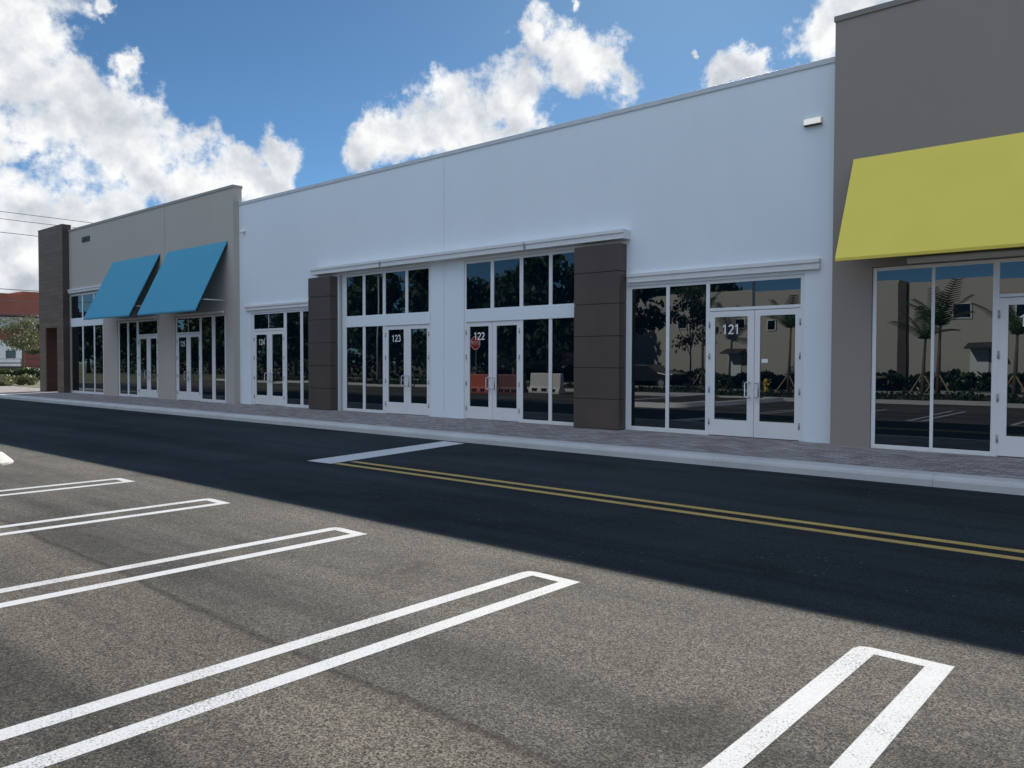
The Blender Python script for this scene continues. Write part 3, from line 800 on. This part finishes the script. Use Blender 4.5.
# lamp post
lp = empty('lamp_post', (-47, -24, 0)); tag(lp, 'pale lamp post across the lot, mirrored in the glass of 123', 'lamp post')
MB().tube([(-47, -24, 0), (-47, -24, 8)], [.09, .06], 10).build('pole', M['coping_w'], lp, smooth=True)
MB().tube([(-47, -24, 7.9), (-47, -23.2, 8.1)], .04, 8).build('arm', M['coping_w'], lp); MB().box(-47.15, -46.85, -23.3, -22.7, 8.05, 8.17).build('lamp_head', M['coping_w'], lp)
# hydrant
M['hyd'] = plain('hydrant_yellow', (.62, .42, .03), .45)
hy = empty('fire_hydrant', (-18.2, -27.0, .1)); tag(hy, 'yellow fire hydrant mirrored in the right door of 121', 'hydrant')
c = (-18.2, -27.0)
MB().tube([(*c, .1), (*c, .16), (*c, .17), (*c, .62), (*c, .66), (*c, .78), (*c, .84)], [.17, .17, .11, .11, .15, .12, .03], 14).build('barrel', M['hyd'], hy, smooth=True)
for dx, dy in ((.2, 0), (-.2, 0), (0, .22)):
    MB().tube([(*c, .52), (c[0]+dx, c[1]+dy, .52)], [.06, .07], 10).build('nozzle', M['hyd'], hy)
# stop sign
M['signred'] = plain('sign_red', (.45, .02, .02), .4)
sg = empty('stop_sign', (-32.2, -18.9, 0)); tag(sg, 'red octagonal stop sign mirrored in the left door of 122', 'road sign')
MB().tube([(-32.2, -18.95, 0), (-32.2, -18.95, 3.1)], .035, 8).build('post', M['steel'], sg)
oc = [(-32.2+.42*math.cos(math.radians(22.5+45*k)), 2.75+.42*math.sin(math.radians(22.5+45*k))) for k in range(8)]
oi = [(-32.2+.385*math.cos(math.radians(22.5+45*k)), 2.75+.385*math.sin(math.radians(22.5+45*k))) for k in range(8)]
MB().prism(oc, 'y', -18.91, -18.905).build('border', M['vinyl'], sg); pl = MB().prism(oi, 'y', -18.905, -18.90).build('face', M['signred'], sg)
cu = bpy.data.curves.new('stop', 'FONT'); cu.body = 'STOP'; cu.size = .3; cu.align_x = 'CENTER'; cu.align_y = 'CENTER'; cu.extrude = .002
tt = bpy.data.objects.new('tmp', cu); COL.objects.link(tt); me = bpy.data.meshes.new_from_object(tt.evaluated_get(bpy.context.evaluated_depsgraph_get())); bpy.data.objects.remove(tt)
me.materials.clear(); me.materials.append(M['vinyl']); o = bpy.data.objects.new('lettering', me); COL.objects.link(o)
o.rotation_euler = (math.pi/2, 0, math.pi); o.parent = pl; o.location = Vector((-32.2, -18.895, 2.75))-ORG[pl.name]
# water filled barriers
M['bred'] = plain('barrier_red', (.50, .09, .04), .5); M['bwhite'] = plain('barrier_white', (.68, .66, .62), .5); M['bdark'] = plain('barrier_dull', (.16, .05, .045), .5)
def barrier(x0, x1, m, label):
    y = -16.4; L = x1-x0
    p = [(y-.28, 0), (y+.28, 0), (y+.28, .12), (y+.16, .35), (y+.12, .95), (y+.10, 1.0), (y-.10, 1.0), (y-.12, .95), (y-.16, .35), (y-.28, .12)]
    o = empty('road_barrier', ((x0+x1)/2, y, 0)); tag(o, label, 'barrier', 'plastic barriers across the lot')
    MB().prism(p, 'x', x0, x1).build('body', m, o, .02)
    for k in range(3):
        xx = x0+L*(.2+.3*k); MB().box(xx-.14, xx+.14, y-.31, y+.31, .1, .24).build('fork_slot', M['core'], o)
    for k in range(2):
        MB().tube([(x0+L*(.3+.4*k), y, 1.0), (x0+L*(.3+.4*k), y, 1.05)], .06, 10).build('filler_cap', M['core'], o)
barrier(-30.0, -28.0, M['bred'], 'bright red plastic barrier mirrored in the left door of 122')
barrier(-27.8, -26.3, M['bdark'], 'dull dark red plastic barrier mirrored in the right door of 122')
barrier(-25.8, -23.8, M['bwhite'], 'white plastic barrier mirrored in the side panes of 122')
# cars
def car(name, loc, rz, paintm, label, L, Hh, van=False):
    t = empty(name, loc); tag(t, label, 'car' if not van else 'van'); w = .9
    if van: pr = [(-L/2, .35), (L/2, .35), (L/2, 1.0), (L/2-.5, 1.15), (L/2-1.2, Hh-.1), (L/2-1.5, Hh), (-L/2+.15, Hh), (-L/2, Hh-.2)]
    else: pr = [(-L/2, .35), (L/2, .35), (L/2, .75), (L/2-1.1, .92), (L/2-1.9, Hh), (-L/2+1.1, Hh), (-L/2+.35, 1.0), (-L/2, .85)]
    pr = [(x+loc[0], z+loc[2]) for x, z in pr]
    MB().prism(pr, 'y', loc[1]-w, loc[1]+w).build('body', paintm, t, .07)
    xs = (L/2-1.75, -L/2+.9) if van else (L/2-1.45, -L/2+.75)
    z0 = 1.2 if van else .95
    for sd in (-1, 1):
        y = loc[1]+sd*(w+.004)
        MB().prism([(loc[0]+xs[0]+.15, z0), (loc[0]+xs[0]-.3, Hh-.12), (loc[0]+xs[1]+.3, Hh-.12), (loc[0]+xs[1]+.05, z0)], 'y', y-.004, y+.004).build('window', M['glass'], t)
        for wx in (-L*.31, L*.32):
            wh = MB().tube([(loc[0]+wx, loc[1]+sd*(w-.2), .34), (loc[0]+wx, loc[1]+sd*(w+.02), .34)], .34, 18).build('wheel', M['tyre'], t)
            MB().tube([(loc[0]+wx, loc[1]+sd*(w+.0), .34), (loc[0]+wx, loc[1]+sd*(w+.03), .34)], .2, 14).build('rim', M['steel'], wh)
    t.rotation_euler = (0, 0, rz)
    return t
M['carw'] = plain('car_white', (.72, .73, .74), .25, .01); M['carg'] = plain('van_grey', (.10, .11, .115), .3, .02)
car('parked_car', (-47, -38, 0), math.radians(180), M['carw'], 'white car mirrored in the right door of 122', 4.6, 1.42)
car('parked_van', (-43.5, -41.5, 0), math.radians(180), M['carg'], 'dark grey van mirrored in the side panes of 122', 5.4, 2.3, True)

M['carb'] = plain('car_black', (.015, .017, .02), .2, .01)
car('parked_car', (-15.2, -30.8, .1), 0, M['carb'], 'black car mirrored at the left edge of the 120 glass', 4.5, 1.4)
car('parked_car', (-27.8, -30.8, .1), 0, M['carb'], 'black car mirrored low in the left pane of 121', 4.6, 1.42)
# ------------------------------------------------------------------ camera
cd = bpy.data.cameras.new('camera'); cam = bpy.data.objects.new('camera', cd); COL.objects.link(cam); scene.camera = cam
F, yaw, pitch, roll = 798.5, math.radians(41.137), math.radians(1.541), math.radians(.156)
f = Vector((-math.sin(yaw), math.cos(yaw), 0)); r = Vector((math.cos(yaw), math.sin(yaw), 0)); u = Vector((0, 0, 1))
f2 = f*math.cos(pitch)-u*math.sin(pitch); u2 = u*math.cos(pitch)+f*math.sin(pitch)
r3 = r*math.cos(roll)+u2*math.sin(roll); u3 = -r*math.sin(roll)+u2*math.cos(roll)
cam.matrix_world = Matrix(((r3.x, u3.x, -f2.x, 0), (r3.y, u3.y, -f2.y, -14.44), (r3.z, u3.z, -f2.z, 1.58), (0, 0, 0, 1)))
cd.sensor_width = 36; cd.lens = 36*F/1024; cd.clip_end = 5000; cd.clip_start = .05

# ------------------------------------------------------------------ sun and sky
KX = .52
sd = Vector((-KX*9.4, 9.4, 6.98)).normalized()     # towards the sun
el = math.asin(sd.z); az = math.atan2(sd.x, sd.y)
ld = bpy.data.lights.new('sun', 'SUN'); ld.energy = 5.0; ld.angle = math.radians(.5); ld.color = (1, .93, .84)
so = bpy.data.objects.new('sun', ld); COL.objects.link(so); so.rotation_euler = (-sd).to_track_quat('-Z', 'Y').to_euler()
world = bpy.data.worlds.new('World'); scene.world = world; world.use_nodes = True
nt = world.node_tree; bg = nt.nodes['Background']
sky = N(nt, 'ShaderNodeTexSky'); sky.sky_type = 'NISHITA'; sky.sun_disc = False
sky.sun_elevation = el; sky.sun_rotation = az; sky.air_density = .54; sky.dust_density = .1; sky.ozone_density = 4
tc = N(nt, 'ShaderNodeTexCoord'); D = tc.outputs['Generated']
# cumulus banks: soft lobes at their bearings in the sky, broken up by turbulence
def dirpx(x, y):
    d = r3*(x-512)-u3*(y-384)+f2*F; return d.normalized()
LOBES = [(-35, 30, 88), (15, 25, 50), (28, 68, 54), (66, 84, 44), (60, 115, 48), (110, 120, 48), (110, 155, 45), (145, 150, 42), (150, 180, 48), (195, 180, 48), (235, 190, 42), (265, 190, 36),
         (280, 155, 24), (200, 215, 50), (30, 215, 55), (78, 215, 40), (-20, 235, 60), (20, 280, 55), (120, 215, 50), (-60, 130, 60), (122, 62, 20), (98, 4, 10),
         (567, 62, 42), (603, 70, 32), (535, 85, 34), (500, 100, 38), (462, 110, 40), (430, 130, 40), (395, 140, 34), (372, 130, 28), (366, 150, 30), (538, 40, 22), (515, 110, 40), (570, 12, 10), (480, 140, 40),
         (722, 76, 20), (742, 70, 20), (758, 68, 16), (825, 38, 34), (850, 15, 44), (875, -10, 44), (698, 50, 8)]
warpn = N(nt, 'ShaderNodeTexNoise'); warpn.inputs['Scale'].default_value = 16; warpn.inputs['Detail'].default_value = 6; warpn.inputs['Roughness'].default_value = .62
nt.links.new(D, warpn.inputs['Vector'])
vsub = N(nt, 'ShaderNodeVectorMath', operation='SUBTRACT'); nt.links.new(warpn.outputs['Color'], vsub.inputs[0]); vsub.inputs[1].default_value = (.5, .5, .5)
vsc = N(nt, 'ShaderNodeVectorMath', operation='SCALE'); nt.links.new(vsub.outputs[0], vsc.inputs[0]); vsc.inputs['Scale'].default_value = .075
DW = N(nt, 'ShaderNodeVectorMath', operation='ADD'); nt.links.new(D, DW.inputs[0]); nt.links.new(vsc.outputs[0], DW.inputs[1]); DW = DW.outputs[0]
field = None
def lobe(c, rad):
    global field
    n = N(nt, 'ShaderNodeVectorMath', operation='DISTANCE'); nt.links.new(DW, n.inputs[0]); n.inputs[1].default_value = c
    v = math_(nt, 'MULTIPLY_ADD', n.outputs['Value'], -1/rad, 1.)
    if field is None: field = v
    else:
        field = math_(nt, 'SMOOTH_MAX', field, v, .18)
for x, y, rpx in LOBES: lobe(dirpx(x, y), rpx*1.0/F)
for i in range(14):       # clouds all round, away from the view
    a = random.uniform(0, 6.28); e = random.uniform(.12, .5); d = Vector((math.cos(a)*math.cos(e), math.sin(a)*math.cos(e), math.sin(e)))
    if i % 2 or d.dot(f2) > .5: continue
    for k in range(3):
        lobe((d+Vector((random.uniform(-.16, .16), random.uniform(-.16, .16), random.uniform(-.04, .05)))).normalized(), random.uniform(.07, .15))
for a, e, rr in ((150, 52, .42), (190, 58, .45), (215, 42, .36), (120, 45, .3), (240, 60, .35), (170, 34, .24)):   # unseen bank added behind the viewer as fill for the shaded front
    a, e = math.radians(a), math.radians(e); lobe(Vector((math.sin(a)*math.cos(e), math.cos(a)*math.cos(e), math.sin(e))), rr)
fb = N(nt, 'ShaderNodeTexNoise'); fb.inputs['Scale'].default_value = 24; fb.inputs['Detail'].default_value = 9; fb.inputs['Roughness'].default_value = .6
nt.links.new(D, fb.inputs['Vector'])
def shifted(scale, off, det, rough):
    a = N(nt, 'ShaderNodeVectorMath', operation='ADD'); nt.links.new(D, a.inputs[0]); a.inputs[1].default_value = off
    n = N(nt, 'ShaderNodeTexNoise'); n.inputs['Scale'].default_value = scale; n.inputs['Detail'].default_value = det; n.inputs['Roughness'].default_value = rough
    nt.links.new(a.outputs[0], n.inputs['Vector']); return n.outputs['Fac']
calm = math_(nt, 'MULTIPLY_ADD', math_(nt, 'MAXIMUM', field, 0.), -1.5, 2.6)   # less ragged towards the heart of a bank
dens = math_(nt, 'ADD', field, math_(nt, 'MULTIPLY', math_(nt, 'SUBTRACT', fb.outputs['Fac'], .5), calm))
fw = shifted(70, (0, 0, 0), 7, .65)
dens = math_(nt, 'ADD', dens, math_(nt, 'MULTIPLY', math_(nt, 'SUBTRACT', fw, .5), .45))
mr = N(nt, 'ShaderNodeMapRange'); mr.interpolation_type = 'SMOOTHSTEP'; mr.inputs['From Min'].default_value = .04; mr.inputs['From Max'].default_value = .62
nt.links.new(dens, mr.inputs['Value']); cov = mr.outputs['Result']
# billow shading painted in: compare turbulence here and a little towards the sun
off = (sd - f2*sd.dot(f2)).normalized()*.022
n0 = shifted(13, (0, 0, 0), 6, .55); n1 = shifted(13, tuple(off), 6, .55)
rel = math_(nt, 'MULTIPLY_ADD', math_(nt, 'SUBTRACT', n0, n1), 2.6, .60)
core = N(nt, 'ShaderNodeMapRange'); core.inputs['From Min'].default_value = .25; core.inputs['From Max'].default_value = 1.0; core.inputs['To Min'].default_value = .2; core.inputs['To Max'].default_value = -.12
nt.links.new(dens, core.inputs['Value'])
shade = math_(nt, 'ADD', rel, core.outputs[0], None, True)
ccol = ramp(nt, shade, [(.05, (5.0, 5.4, 6.0)), (.45, (7.0, 7.3, 7.7)), (.9, (9.7, 9.8, 9.8))])
# brighter, bluer clouds behind the viewer: added fill light for the shaded walls
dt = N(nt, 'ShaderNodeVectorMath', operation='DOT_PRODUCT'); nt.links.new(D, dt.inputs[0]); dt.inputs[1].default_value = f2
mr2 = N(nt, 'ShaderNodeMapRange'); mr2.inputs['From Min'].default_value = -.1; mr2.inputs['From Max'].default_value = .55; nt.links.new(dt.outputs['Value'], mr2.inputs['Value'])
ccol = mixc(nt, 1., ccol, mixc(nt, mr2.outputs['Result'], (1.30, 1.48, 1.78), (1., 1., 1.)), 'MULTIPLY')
skyc = mixc(nt, 1., sky.outputs['Color'], (.80, 1.06, 1.04), 'MULTIPLY')   # camera white balance on the clear sky
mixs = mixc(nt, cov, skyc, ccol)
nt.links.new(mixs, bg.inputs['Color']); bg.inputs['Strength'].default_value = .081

vs = scene.view_settings; vs.view_transform = 'Standard'; vs.look = 'None'; vs.exposure = 0.33; vs.gamma = 1
scene.render.engine = 'CYCLES'
scene.cycles.max_bounces = 8; scene.cycles.use_denoising = True
